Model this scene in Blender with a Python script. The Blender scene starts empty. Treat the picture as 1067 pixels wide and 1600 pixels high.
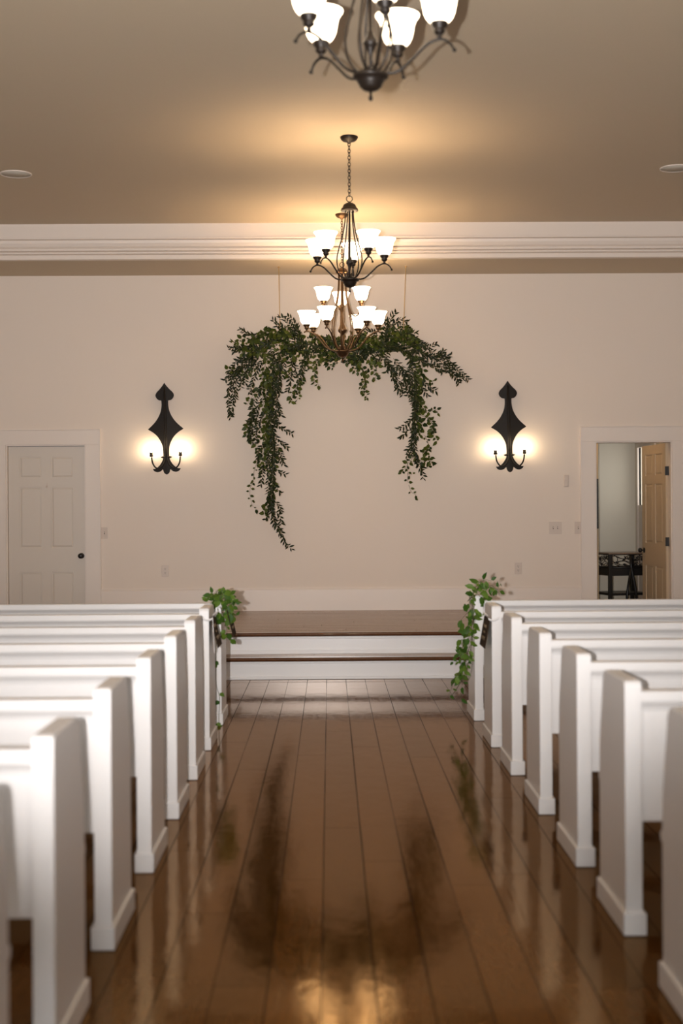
import bpy, bmesh, math, random
from mathutils import Vector, Matrix
random.seed(7)
SC = bpy.context.scene
COL = SC.collection
PI = math.pi

# ------------------------------------------------------------------ camera
HC = 1.36
F = 2222.0
YAW, ROLL = math.radians(-0.477), math.radians(-0.35)
camd = bpy.data.cameras.new('camera')
cam = bpy.data.objects.new('camera', camd)
COL.objects.link(cam)
camR = Matrix.Rotation(YAW, 4, 'Z') @ Matrix.Rotation(PI/2, 4, 'X') @ Matrix.Rotation(ROLL, 4, 'Z')
cam.matrix_world = Matrix.Translation((0, 0, HC)) @ camR
camd.sensor_fit = 'VERTICAL'; camd.sensor_height = 36; camd.sensor_width = 24
camd.lens = 50
camd.dof.use_dof = True; camd.dof.focus_distance = 13.6; camd.dof.aperture_fstop = 2.2
camd.clip_start = .05
SC.camera = cam

def P(px, py, Y):
    """real position of a point measured in the photograph at depth Y"""
    d = camR.to_3x3() @ Vector(((px-533.5)/F, -(py-800)/F, -1))
    return Vector((0, 0, HC)) + d*(Y/d.y)

# ------------------------------------------------------------------ materials
def mat(name, col, rough=.5, metal=0, spec=.5, coat=0, emit=None, estr=0, bump=0, bscale=60, var=0, sub=0):
    m = bpy.data.materials.new(name); m.use_nodes = True
    nt = m.node_tree; b = nt.nodes['Principled BSDF']
    b.inputs['Base Color'].default_value = (*col, 1)
    b.inputs['Roughness'].default_value = rough
    b.inputs['Metallic'].default_value = metal
    b.inputs['Specular IOR Level'].default_value = spec
    b.inputs['Coat Weight'].default_value = coat
    if emit:
        b.inputs['Emission Color'].default_value = (*emit, 1)
        b.inputs['Emission Strength'].default_value = estr
    if bump or var:
        tc = nt.nodes.new('ShaderNodeTexCoord')
        n = nt.nodes.new('ShaderNodeTexNoise'); n.inputs['Scale'].default_value = bscale; n.inputs['Detail'].default_value = 4
        nt.links.new(tc.outputs['Object'], n.inputs['Vector'])
        if bump:
            bp = nt.nodes.new('ShaderNodeBump'); bp.inputs['Strength'].default_value = bump; bp.inputs['Distance'].default_value = .01
            nt.links.new(n.outputs['Fac'], bp.inputs['Height']); nt.links.new(bp.outputs['Normal'], b.inputs['Normal'])
        if var:
            mx = nt.nodes.new('ShaderNodeMix'); mx.data_type = 'RGBA'
            mx.inputs[6].default_value = (*[c*(1-var) for c in col], 1); mx.inputs[7].default_value = (*[min(1, c*(1+var)) for c in col], 1)
            nt.links.new(n.outputs['Fac'], mx.inputs[0]); nt.links.new(mx.outputs[2], b.inputs['Base Color'])
    return m

M = {}
M['wall'] = mat('wall_paint', (.79, .68, .585), .7, bump=.04, bscale=180, var=.02)
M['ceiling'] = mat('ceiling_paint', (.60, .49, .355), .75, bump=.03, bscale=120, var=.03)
M['trim'] = mat('trim_paint', (.79, .69, .61), .42, bump=.02, bscale=90)
M['door'] = mat('door_paint', (.68, .595, .51), .4, bump=.02, bscale=90)
M['pew'] = mat('pew_paint', (.77, .74, .72), .3, bump=.03, bscale=70, var=.015)
M['riser'] = mat('riser_paint', (.88, .86, .85), .22, bump=.04, bscale=60)
M['bronze'] = mat('oiled_bronze', (.014, .009, .006), .42, metal=.25, spec=.35, bump=.05, bscale=200, var=.25)
M['bronze_gold'] = mat('antique_gold_bronze', (.11, .06, .028), .36, metal=.8, bump=.05, bscale=200, var=.3)
M['iron'] = mat('black_iron', (.014, .010, .007), .6, metal=0, spec=.25, bump=.08, bscale=150, var=.2)
M['black'] = mat('black_paint', (.012, .010, .009), .35, var=.2)
M['glass'] = mat('frosted_shade_glass', (.9, .86, .8), .35, emit=(1, .80, .56), estr=4.2, var=.01)
M['bulb'] = mat('candle_bulb', (1, .9, .7), .3, emit=(1, .78, .5), estr=120, var=.01)
M['plate'] = mat('switch_plate_plastic', (.64, .53, .45), .4, var=.02)
M['slot'] = mat('switch_slot', (.16, .10, .07), .5, var=.1)
M['stem'] = mat('vine_stem', (.07, .06, .02), .6, var=.2)
M['cord'] = mat('hanging_cord', (.60, .38, .16), .6, var=.1)
M['card'] = mat('card_brown', (.045, .029, .018), .85, spec=.08, var=.15, bscale=40)
M['ink'] = mat('card_lettering', (.24, .17, .10), .7, var=.05)
M['ribbon'] = mat('white_satin_ribbon', (.74, .71, .69), .25, var=.02)
M['annex_wall'] = mat('annex_wall_paint', (.72, .66, .55), .7, bump=.03, bscale=150, var=.02)
M['annex_tan'] = mat('annex_tan_paint', (.62, .48, .30), .7, bump=.03, bscale=150, var=.02)  # partition colour with the warm lamplight tinted in
M['leaf_door'] = mat('annex_door_paint', (.60, .46, .31), .42, bump=.02, bscale=90, var=.02)  # door paint with warm lamplight mixed into its base colour
M['table_top'] = mat('table_top_slate', (.22, .15, .10), .35, var=.25, bscale=20)
M['daylight'] = mat('window_daylight_pane', (.8, .85, .9), .2, emit=(.88, .94, 1), estr=.3, var=.01)  # glow of the added side windows, out of view
M['rear_day'] = mat('rear_window_daylight_pane', (.8, .85, .9), .2, emit=(.88, .95, 1), estr=6.5, var=.01)  # glow of the added rear windows, behind the camera
M['annex_day'] = mat('annex_daylight_pane', (.8, .85, .9), .2, emit=(1, .98, .92), estr=1.2, var=.01)
M['speaker'] = mat('speaker_grille_paint', (.60, .55, .47), .55, bump=.3, bscale=900)
M['lamp_glass'] = mat('annex_lamp_glass', (.9, .8, .6), .4, emit=(1, .74, .46), estr=27, var=.01)  # glow of the added annex lamp

def leafmat(name, a, b_):
    m = bpy.data.materials.new(name); m.use_nodes = True
    nt = m.node_tree; b = nt.nodes['Principled BSDF']; N = nt.nodes.new
    g = N('ShaderNodeNewGeometry'); r = N('ShaderNodeValToRGB')
    r.color_ramp.elements[0].color = (*a, 1); r.color_ramp.elements[1].color = (*b_, 1)
    nt.links.new(g.outputs['Random Per Island'], r.inputs['Fac'])
    nt.links.new(r.outputs['Color'], b.inputs['Base Color'])
    b.inputs['Roughness'].default_value = .5; b.inputs['Specular IOR Level'].default_value = .25
    out = nt.nodes['Material Output']
    tr = N('ShaderNodeBsdfTranslucent'); mx = N('ShaderNodeMixShader'); mx.inputs[0].default_value = .18
    nt.links.new(r.outputs['Color'], tr.inputs['Color'])
    nt.links.new(b.outputs[0], mx.inputs[1]); nt.links.new(tr.outputs[0], mx.inputs[2]); nt.links.new(mx.outputs[0], out.inputs[0])
    return m
M['ruscus'] = leafmat('ruscus_leaf', (.006, .011, .003), (.022, .032, .007))
M['smilax'] = leafmat('smilax_leaf', (.010, .024, .004), (.085, .105, .014))
M['pewleaf'] = leafmat('pew_vine_leaf', (.03, .09, .010), (.14, .23, .03))

def wood(name, axis, width, phase, c0, c1, rough, length=2.7, gapd=.0032, bumpd=.75):
    """varnished boards running along `axis` ('Y' or 'X')"""
    m = bpy.data.materials.new(name); m.use_nodes = True
    nt = m.node_tree; L = nt.links; N = nt.nodes.new; b = nt.nodes['Principled BSDF']
    def val(x):
        return x
    def mth(op, a, c=None, d=None):
        n = N('ShaderNodeMath'); n.operation = op
        for i, v in enumerate((a, c, d)):
            if v is None: continue
            if isinstance(v, (int, float)): n.inputs[i].default_value = v
            else: L.new(v, n.inputs[i])
        return n.outputs[0]
    tc = N('ShaderNodeTexCoord'); sp = N('ShaderNodeSeparateXYZ'); L.new(tc.outputs['Object'], sp.inputs[0])
    u, v = (sp.outputs['X'], sp.outputs['Y']) if axis == 'Y' else (sp.outputs['Y'], sp.outputs['X'])
    q = mth('DIVIDE', mth('SUBTRACT', u, phase), width)
    idx = mth('FLOOR', q); fr = mth('FRACT', q)
    wn = N('ShaderNodeTexWhiteNoise'); wn.noise_dimensions = '1D'; L.new(idx, wn.inputs['W'])
    rnd = wn.outputs['Value']
    yl = mth('DIVIDE', mth('ADD', v, mth('MULTIPLY', rnd, 17.3)), length)
    yi = mth('FLOOR', yl); yf = mth('FRACT', yl)
    wn2 = N('ShaderNodeTexWhiteNoise'); wn2.noise_dimensions = '2D'
    cb = N('ShaderNodeCombineXYZ'); L.new(idx, cb.inputs[0]); L.new(yi, cb.inputs[1]); L.new(cb.outputs[0], wn2.inputs['Vector'])
    br = wn2.outputs['Value']
    e = mth('MINIMUM', fr, mth('SUBTRACT', 1, fr))
    # gap width varies a little along the board, some gaps are filled tight
    gn = N('ShaderNodeTexNoise'); gn.inputs['Scale'].default_value = .9; gn.inputs['Detail'].default_value = 2
    cg = N('ShaderNodeCombineXYZ'); L.new(mth('MULTIPLY', mth('ROUND', q), 3.7), cg.inputs[0]); L.new(mth('MULTIPLY', v, .6), cg.inputs[1]); L.new(cg.outputs[0], gn.inputs['Vector'])
    gw = mth('MULTIPLY', mth('ADD', gn.outputs['Fac'], -.12), gapd/width*1.6)
    gap = mth('LESS_THAN', e, gw)
    ye = mth('MINIMUM', yf, mth('SUBTRACT', 1, yf))
    joint = mth('LESS_THAN', ye, .0016/length)
    line = mth('MAXIMUM', gap, mth('MULTIPLY', joint, .8))
    # grain
    cc = N('ShaderNodeCombineXYZ')
    L.new(mth('ADD', mth('MULTIPLY', u, 16), mth('MULTIPLY', br, 40)), cc.inputs[0]); L.new(mth('ADD', mth('MULTIPLY', v, 1.5), mth('MULTIPLY', rnd, 31)), cc.inputs[1])
    n1 = N('ShaderNodeTexNoise'); n1.inputs['Scale'].default_value = 1.0; n1.inputs['Detail'].default_value = 6; n1.inputs['Distortion'].default_value = 1.6
    L.new(cc.outputs[0], n1.inputs['Vector'])
    wv = mth('FRACT', mth('MULTIPLY', n1.outputs['Fac'], 9))
    wv = mth('ABSOLUTE', mth('SUBTRACT', wv, .5))
    fac = mth('ADD', mth('MULTIPLY', wv, .7), mth('MULTIPLY', n1.outputs['Fac'], .5))
    fac = mth('ADD', mth('MULTIPLY', fac, .75), mth('MULTIPLY', br, .5))
    mx = N('ShaderNodeMix'); mx.data_type = 'RGBA'; mx.inputs[6].default_value = (*c0, 1); mx.inputs[7].default_value = (*c1, 1)
    mx.clamp_factor = True
    L.new(fac, mx.inputs[0])
    m2 = N('ShaderNodeMix'); m2.data_type = 'RGBA'; m2.inputs[7].default_value = (.006, .004, .003, 1)
    L.new(mx.outputs[2], m2.inputs[6]); L.new(line, m2.inputs[0])
    # bump: boards slightly cupped and wavy varnish
    n2 = N('ShaderNodeTexNoise'); n2.inputs['Scale'].default_value = 1; n2.inputs['Detail'].default_value = 3
    c3 = N('ShaderNodeCombineXYZ'); L.new(mth('ADD', mth('MULTIPLY', u, 9), mth('MULTIPLY', idx, 3.3)), c3.inputs[0]); L.new(mth('MULTIPLY', v, 5), c3.inputs[1])
    L.new(c3.outputs[0], n2.inputs['Vector'])
    cup = mth('MULTIPLY', mth('MULTIPLY', mth('SUBTRACT', fr, .5), mth('SUBTRACT', fr, .5)), 1.2)
    h = mth('ADD', mth('ADD', mth('MULTIPLY', n2.outputs['Fac'], .55), mth('MULTIPLY', cup, mth('SUBTRACT', rnd, .3))), mth('MULTIPLY', wv, .05))
    h = mth('SUBTRACT', h, mth('MULTIPLY', line, .6))
    bp = N('ShaderNodeBump'); bp.inputs['Strength'].default_value = bumpd; bp.inputs['Distance'].default_value = .0022
    L.new(h, bp.inputs['Height'])
    # amber varnish over diffuse wood: warm reflection, paler towards grazing angles
    nt.nodes.remove(b)
    df = N('ShaderNodeBsdfDiffuse'); L.new(m2.outputs[2], df.inputs['Color'])
    gl = N('ShaderNodeBsdfAnisotropic'); gl.distribution = 'GGX'
    L.new(mth('ADD', mth('MULTIPLY', n1.outputs['Fac'], .08), rough-.04), gl.inputs['Roughness'])
    fr_ = N('ShaderNodeFresnel'); fr_.inputs['IOR'].default_value = 1.45
    rp = N('ShaderNodeValToRGB'); e = rp.color_ramp.elements
    e[0].position = .05; e[0].color = (.98, .60, .24, 1); e[1].position = .62; e[1].color = (.86, .80, .76, 1)
    k = e.new(.30); k.color = (.74, .52, .34, 1)
    L.new(fr_.outputs[0], rp.inputs['Fac']); L.new(rp.outputs['Color'], gl.inputs['Color'])
    for q_ in (df, gl): L.new(bp.outputs['Normal'], q_.inputs['Normal'])
    L.new(bp.outputs['Normal'], fr_.inputs['Normal'])
    ms = N('ShaderNodeMixShader')
    L.new(mth('MULTIPLY', fr_.outputs[0], mth('SUBTRACT', 1, mth('MULTIPLY', line, .8))), ms.inputs[0])
    L.new(df.outputs[0], ms.inputs[1]); L.new(gl.outputs[0], ms.inputs[2]); L.new(ms.outputs[0], nt.nodes['Material Output'].inputs[0])
    return m
M['floor'] = wood('varnished_floor_boards', 'Y', .155, -.032, (.020, .007, .0015), (.125, .045, .0085), .08)
M['deck'] = wood('varnished_stage_boards', 'X', .17, 11.86, (.17, .11, .07), (.34, .225, .145), .26, gapd=.010)
M['nosing'] = mat('dark_wood_nosing', (.10, .035, .012), .2, bump=.1, bscale=50, var=.35, coat=.4)

# ------------------------------------------------------------------ mesh helpers
class MB:
    def __init__(s):
        s.bm = bmesh.new(); s.mi = 0
    def _f(s, vs, smooth=False):
        try: f = s.bm.faces.new(vs)
        except ValueError: return None
        f.material_index = s.mi; f.smooth = smooth; return f
    def box(s, x0, x1, y0, y1, z0, z1, bev=0):
        if x0 > x1: x0, x1 = x1, x0
        b = bmesh.new()
        vs = [b.verts.new((x, y, z)) for x in (x0, x1) for y in (y0, y1) for z in (z0, z1)]
        for q in ((0, 1, 3, 2), (4, 6, 7, 5), (0, 4, 5, 1), (2, 3, 7, 6), (0, 2, 6, 4), (1, 5, 7, 3)):
            b.faces.new([vs[i] for i in q])
        if bev: bmesh.ops.bevel(b, geom=list(b.edges), offset=bev, segments=2, affect='EDGES', profile=.6)
        s.merge(b); return s
    def merge(s, b, smooth=False, mtx=None):
        mp = {}
        for v in b.verts: mp[v] = s.bm.verts.new(mtx @ v.co if mtx else v.co)
        for f in b.faces:
            nf = s._f([mp[v] for v in f.verts], smooth)
        b.free()
    def prism(s, pts, axis, a0, a1, bev=0):
        """extrude a 2-D outline along an axis: 'X' pts=(y,z); 'Y' pts=(x,z); 'Z' pts=(x,y)"""
        def mk(p, a): return {'X': (a, p[0], p[1]), 'Y': (p[0], a, p[1]), 'Z': (p[0], p[1], a)}[axis]
        b = bmesh.new()
        A = [b.verts.new(mk(p, a0)) for p in pts]; B = [b.verts.new(mk(p, a1)) for p in pts]
        n = len(pts)
        c0 = b.faces.new(A); c1 = b.faces.new(B[::-1])
        for i in range(n): b.faces.new((A[i], B[i], B[(i+1) % n], A[(i+1) % n]))
        bmesh.ops.recalc_face_normals(b, faces=b.faces[:])
        if bev:
            bmesh.ops.bevel(b, geom=[e for e in b.edges if any(f in (c0, c1) for f in e.link_faces)], offset=bev, segments=2, affect='EDGES')
        s.merge(b); return s
    def tube(s, pts, r, n=8, caps=True):
        pts = [Vector(p) for p in pts]
        rs = r if isinstance(r, (list, tuple)) else [r]*len(pts)
        prev = None; rings = []
        for i, p in enumerate(pts):
            t = (pts[min(i+1, len(pts)-1)] - pts[max(i-1, 0)])
            if t.length < 1e-9: t = Vector((0, 0, 1))
            t.normalize()
            if prev is None:
                a = Vector((0, 0, 1)) if abs(t.z) < .9 else Vector((1, 0, 0))
                u = t.cross(a).normalized()
            else:
                u = (prev - t*prev.dot(t))
                u = u.normalized() if u.length > 1e-6 else t.orthogonal().normalized()
            prev = u; w = t.cross(u)
            rings.append([s.bm.verts.new(p + (u*math.cos(k*2*PI/n) + w*math.sin(k*2*PI/n))*rs[i]) for k in range(n)])
        for a, b in zip(rings, rings[1:]):
            for k in range(n): s._f((a[k], a[(k+1) % n], b[(k+1) % n], b[k]), True)
        if caps:
            s._f(rings[0][::-1]); s._f(rings[-1])
        return s
    def torus(s, c, R, r, axisu, axisv, n=14, m=6, stretch=1):
        """ring in the plane of axisu/axisv; stretch lengthens along axisv"""
        c = Vector(c); U = Vector(axisu).normalized(); V = Vector(axisv).normalized(); W = U.cross(V)
        rings = []
        for i in range(n):
            a = i*2*PI/n
            d = U*math.cos(a) + V*math.sin(a)
            o = c + U*math.cos(a)*R + V*math.sin(a)*R*stretch
            rings.append([s.bm.verts.new(o + (d*math.cos(k*2*PI/m) + W*math.sin(k*2*PI/m))*r) for k in range(m)])
        for i in range(n):
            a, b = rings[i], rings[(i+1) % n]
            for k in range(m): s._f((a[k], a[(k+1) % m], b[(k+1) % m], b[k]), True)
        return s
    def lathe(s, prof, c=(0, 0, 0), n=24, sx=1, sy=1, axis='Z'):
        c = Vector(c); rings = []
        def mk(x, y, z): return c + (Vector((x, y, z)) if axis == 'Z' else Vector((x, -z, y)))
        for r, z in prof:
            if r < 1e-6: rings.append([s.bm.verts.new(mk(0, 0, z))])
            else: rings.append([s.bm.verts.new(mk(r*sx*math.cos(k*2*PI/n), r*sy*math.sin(k*2*PI/n), z)) for k in range(n)])
        for a, b in zip(rings, rings[1:]):
            for k in range(n):
                k2 = (k+1) % n
                if len(a) == 1 and len(b) == 1: continue
                if len(a) == 1: s._f((a[0], b[k2], b[k]), True)
                elif len(b) == 1: s._f((a[k], a[k2], b[0]), True)
                else: s._f((a[k], a[k2], b[k2], b[k]), True)
        return s
    def build(s, name, mats, parent=None, loc=None, recalc=True):
        if recalc: bmesh.ops.recalc_face_normals(s.bm, faces=s.bm.faces[:])
        me = bpy.data.meshes.new(name); s.bm.to_mesh(me); s.bm.free()
        for m in (mats if isinstance(mats, (list, tuple)) else [mats]): me.materials.append(m)
        o = bpy.data.objects.new(name, me); COL.objects.link(o)
        if parent: o.parent = parent
        if loc is not None: o.location = loc
        return o

def thing(name, label, cat, loc=(0, 0, 0), group=None):
    o = bpy.data.objects.new(name, None); COL.objects.link(o); o.location = loc
    o.empty_display_size = .1
    o['label'] = label; o['category'] = cat
    if group: o['group'] = group
    return o
def tag(o, label, cat, group=None):
    o['label'] = label; o['category'] = cat
    if group: o['group'] = group
    return o
def struct(o, label=None, cat=None):
    o['kind'] = 'structure'
    if label: o['label'] = label
    if cat: o['category'] = cat
    return o
def dup(root, loc, label):
    r = root.copy(); COL.objects.link(r); r.location = loc; r['label'] = label
    def rec(src, dst):
        for ch in list(src.children):
            c = ch.copy(); COL.objects.link(c); c.parent = dst
            rec(ch, c)
    rec(root, r)
    return r
def spline(pts, k=6):
    """Catmull-Rom through points of any dimension"""
    P_ = [Vector(p) for p in pts]; out = []
    for i in range(len(P_)-1):
        p0, p1, p2, p3 = P_[max(i-1, 0)], P_[i], P_[i+1], P_[min(i+2, len(P_)-1)]
        for j in range(k):
            t = j/k
            out.append(.5*((2*p1) + (p2-p0)*t + (2*p0-5*p1+4*p2-p3)*t*t + (3*p1-p0-3*p2+p3)*t**3))
    out.append(P_[-1]); return out

# ------------------------------------------------------------------ setting
YB = 14.51           # back wall
YC = 13.62           # front of the lower ceiling over the platform
XL, XR, YR = -4.75, 4.95, -5.0
ZC, ZS = 4.12, 3.782
b = MB(); b.box(XL-.1, XR+.1, YR-.1, 17.2, -.08, 0); struct(b.build('floor', M['floor']))
b = MB(); b.box(XL-.1, XR+.1, YR-.1, YC+.02, ZC, ZC+.1); b.box(XL-.1, XR+.1, YC+.03, YB+.14, ZS, ZC+.1)
struct(b.build('ceiling', M['ceiling']))
# doorway positions
dl0, dl1, dlt = P(10.5, 900, YB).x, P(134.5, 850, YB).x, P(70, 695, YB).z
dr0, dr1, drt = P(930.5, 800, YB).x, P(1050, 800, YB).x, P(985, 689.5, YB).z
WT = .13
b = MB()
b.box(XL, dl0, YB, YB+WT, 0, ZS+.02); b.box(dl0, dl1, YB, YB+WT, dlt, ZS+.02); b.box(dl1, dr0, YB, YB+WT, 0, ZS+.02)
b.box(dr0, dr1, YB, YB+WT, drt, ZS+.02); b.box(dr1, XR, YB, YB+WT, 0, ZS+.02)
struct(b.build('wall_back', M['wall']))
# side and rear walls; glowing windows added out of view to brighten the hall
def side_wall(name, x, outx, spans, z0=.9, z1=3.2):
    b = MB(); xs = (x, outx); ys = [YR]
    for a, c in spans: ys += [a, c]
    ys.append(YB)
    for i in range(0, len(ys), 2): b.box(xs[0], xs[1], ys[i], ys[i+1], 0, ZC+.02)
    for a, c in spans:
        b.box(xs[0], xs[1], a, c, 0, z0); b.box(xs[0], xs[1], a, c, z1, ZC+.02)
    return struct(b.build(name, M['wall']))
SPL = [(-2.2, -1.2), (1.2, 2.2), (4.6, 5.6), (8.0, 9.0)]
side_wall('wall_left', XL, XL-.15, SPL); side_wall('wall_right', XR, XR+.15, SPL)
b = MB(); RW = [(-3.3, -2.1), (-.45, .75), (2.4, 3.6)]; rx = XL-.15
for a, c in RW:
    b.box(rx, a, YR-.12, YR, 0, ZC+.02); b.box(a, c, YR-.12, YR, 0, .8); b.box(a, c, YR-.12, YR, 3.3, ZC+.02); rx = c
b.box(rx, XR+.15, YR-.12, YR, 0, ZC+.02); struct(b.build('wall_rear', M['wall']))
for k, (a, c) in enumerate(RW):
    b = MB(); b.box(a, c, YR-.10, YR-.09, .8, 3.3); w = struct(b.build('window_%d' % (10+k), M['rear_day']))  # unseen rear windows, added for soft frontal light on the pews
    f = MB(); f.box(a-.1, a, YR-.02, YR+.02, .7, 3.4); f.box(c, c+.1, YR-.02, YR+.02, .7, 3.4); f.box(a, c, YR-.02, YR+.02, 3.3, 3.4); f.box(a-.1, c+.1, YR-.02, YR+.04, .72, .8)
    f.build('window_frame', M['trim'], w)
    f = MB(); f.box((a+c)/2-.012, (a+c)/2+.012, YR-.09, YR-.05, .8, 3.3); f.box(a, c, YR-.09, YR-.04, 2.02, 2.07); f.build('glazing_bar', M['trim'], w)
wn = 0
for sx, x in ((-1, XL), (1, XR)):
    for a, c in SPL:
        wn += 1
        b = MB(); b.box(x+sx*.10, x+sx*.11, a, c, .9, 3.2); w = struct(b.build('window_%d' % wn, M['daylight']))  # unseen side windows, added as cool ambient fill
        f = MB()
        f.box(x-sx*.02, x+sx*.02, a-.1, a, .8, 3.3); f.box(x-sx*.02, x+sx*.02, c, c+.1, .8, 3.3)
        f.box(x-sx*.02, x+sx*.02, a, c, 3.2, 3.32); f.box(x-sx*.04, x+sx*.02, a-.1, c+.1, .84, .9)
        f.build('window_frame', M['trim'], w)
        f = MB(); f.box(x+sx*.06, x+sx*.10, (a+c)/2-.012, (a+c)/2+.012, .9, 3.2); f.box(x+sx*.05, x+sx*.10, a, c, 2.03, 2.08)
        for z in (1.45, 2.62): f.box(x+sx*.06, x+sx*.10, a, c, z-.012, z+.012)
        f.build('glazing_bar', M['trim'], w)

# crown moulding over the platform opening
prof = [(YC+.03, 4.13), (YC-.075, 4.13), (YC-.075, 4.122), (YC-.045, 4.118), (YC-.045, 3.992), (YC-.056, 3.988), (YC-.056, 3.974), (YC-.036, 3.968),
        (YC-.055, 3.962), (YC-.050, 3.935), (YC-.034, 3.905), (YC-.016, 3.893), (YC-.040, 3.886), (YC-.040, 3.866), (YC-.014, 3.860),
        (YC-.030, 3.853), (YC-.030, 3.838), (YC-.008, 3.832), (YC-.022, 3.826), (YC-.022, 3.786), (YC+.03, 3.782)]
b = MB(); b.prism(prof, 'X', XL, XR); struct(b.build('trim_1', M['trim']))

# baseboard on the platform and beside it
def baseboard(name, x0, x1, z0, z1):
    b = MB(); b.prism([(YB, z0), (YB-.020, z0), (YB-.020, z1-.02), (YB-.012, z1-.005), (YB-.012, z1), (YB, z1)], 'X', x0, x1)
    return struct(b.build(name, M['trim']))
cw = .145
zbb = P(600, 917.5, YB).z
zst = P(533, 953.5, YB).z            # platform height
baseboard('baseboard_back', dl1+cw, dr0-cw, zst, zbb)
baseboard('baseboard_left', XL, dl0-cw, 0, .2)
baseboard('baseboard_right', dr1+cw, XR, 0, .2)

# ---- doors
def door_leaf(mb, w, h, t=.035):
    """six-panel leaf, width along +X, front face at y=0, back at y=t"""
    mb.box(.002, w-.002, .010, t-.010, 0.0, h)
    cols = [(.115, .366-.014), (.446, .697-.014)]
    k = (w)/.80
    cols = [(a*k, c*k) for a, c in cols]
    rows = [(1.71, 1.93), (1.00, 1.62), (.22, .76)]
    rows = [(a*h/2.03, c*h/2.03) for a, c in rows]
    ys = ((0, .012), (t-.012, t))
    for y0, y1 in ys:
        mb.box(0, cols[0][0], y0, y1, 0, h); mb.box(cols[0][1], cols[1][0], y0, y1, 0, h); mb.box(cols[1][1], w, y0, y1, 0, h)
        zz = [0] + [v for r in rows[::-1] for v in r] + [h]
        for c in cols:
            for i in range(0, len(zz), 2): mb.box(c[0], c[1], y0, y1, zz[i], zz[i+1])
    for c in cols:
        for r in rows:
            for s in (0, 1):
                g, e = .026, .018
                x0, x1, z0, z1 = c[0]+g*.3, c[1]-g*.3, r[0]+g*.3, r[1]-g*.3
                yb, yf = (.0115, .0035) if s == 0 else (t-.0115, t-.0035)
                bb = bmesh.new()
                A = [bb.verts.new(p) for p in ((x0, yb, z0), (x1, yb, z0), (x1, yb, z1), (x0, yb, z1))]
                B = [bb.verts.new(p) for p in ((x0+e, yf, z0+e), (x1-e, yf, z0+e), (x1-e, yf, z1-e), (x0+e, yf, z1-e))]
                bb.faces.new(B)
                for i in range(4): bb.faces.new((A[i], A[(i+1) % 4], B[(i+1) % 4], B[i]))
                mb.merge(bb)
    return mb
def casing(name, x0, x1, zt, parent):
    b = MB()
    for a, c in ((x0-cw, x0), (x1, x1+cw)):
        b.box(a, c, YB-.022, YB, 0, zt, .002)
    b.box(x0-cw, x1+cw, YB-.024, YB, zt, zt+cw, .002)
    b.box(x0-cw-.008, x1+cw+.008, YB-.032, YB, zt+cw, zt+cw+.012, .003)
    for a in (x0-cw-.010, x1+cw): b.box(a, a+.010, YB-.030, YB, 0, zt+cw, .003)
    return b.build(name, M['trim'], parent)
def jamb(x0, x1, zt, parent, y1=YB+WT):
    b = MB(); b.box(x0, x0+.012, YB, y1, 0, zt); b.box(x1-.012, x1, YB, y1, 0, zt); b.box(x0+.012, x1-.012, YB, y1, zt-.012, zt)
    return b.build('jamb', M['trim'], parent)
# closed door, left
w = dl1-dl0-.030
b = door_leaf(MB(), w, dlt-.02)
d1 = struct(b.build('door_1', M['door'], None, (dl0+.015, YB+.045, .004)), 'closed six-panel painted door left of the platform')
c = casing('door_casing', dl0, dl1, dlt, d1); c.location = -d1.location
c = jamb(dl0, dl1, dlt, d1); c.location = -d1.location
kp = P(127, 868.5, YB+.03)
b = MB(); b.lathe([(0, .004), (.026, .003), (.029, .0), (.029, -.004), (0, -.006)], (0, 0, 0), 24, axis='Y')
b.lathe([(.010, .0), (.009, .030), (.018, .036), (.027, .048), (.027, .060), (.018, .070), (0, .073)], (0, 0, 0), 24, axis='Y')
b.build('door_knob', M['black'], d1, kp-d1.location+Vector((0, .012, 0)))
hp = P(73.5, 759, YB+.04)
b = MB(); b.box(-.006, .006, -.003, 0, -.025, .025, .001); b.tube([(0, -.003, -.005), (0, -.03, -.015), (0, -.035, .005)], .004)
b.build('coat_hook', M['plate'], d1, hp-d1.location)
# open door, right: leaf swung into the room behind
d2 = thing('door_2', 'open tan six-panel door swung into the room behind the right doorway', 'door', (dr1-.012, YB+WT-.035, .004))
d2['kind'] = 'structure'
c = casing('door_casing', dr0, dr1, drt, d2); c.location = -d2.location
c = jamb(dr0, dr1, drt, d2); c.location = -d2.location
lw = dr1-dr0-.03
ang = math.radians(84)
b = door_leaf(MB(), lw, drt-.02)
leaf = b.build('door_leaf', M['leaf_door'], d2)
# leaf local X runs from free edge to hinge; rotate about the hinge
leafM = Matrix.Translation((-.028, .01, 0)) @ Matrix.Rotation(-ang, 4, 'Z') @ Matrix.Translation((-lw, 0, 0))
leaf.matrix_local = leafM
for zz in (1.76, 1.03, .28):
    b = MB(); b.box(-.002, .036, -.008, .001, -.045, .045, .001); b.tube([(.036, -.006, -.047), (.036, -.006, .047)], .006)
    b.build('hinge', M['black'], d2, (-.036, -.004, zz))
kx = .065
b = MB()
for s in (0, 1):
    sg = -1 if s == 0 else 1
    y0 = 0 if s == 0 else .035
    b.tube([(kx, y0, 0), (kx, y0+sg*.006, 0)], .028, 20)
    b.tube([(kx, y0+sg*.004, 0), (kx, y0+sg*.03, 0)], .009, 12)
    b.tube([(kx, y0+sg*.030, 0), (kx, y0+sg*.036, 0), (kx, y0+sg*.048, 0), (kx, y0+sg*.060, 0), (kx, y0+sg*.066, 0)], [.014, .024, .028, .024, .012], 20)
kn = b.build('door_knob', M['black'], d2)
kn.matrix_local = leafM @ Matrix.Translation((0, 0, .925))

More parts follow.
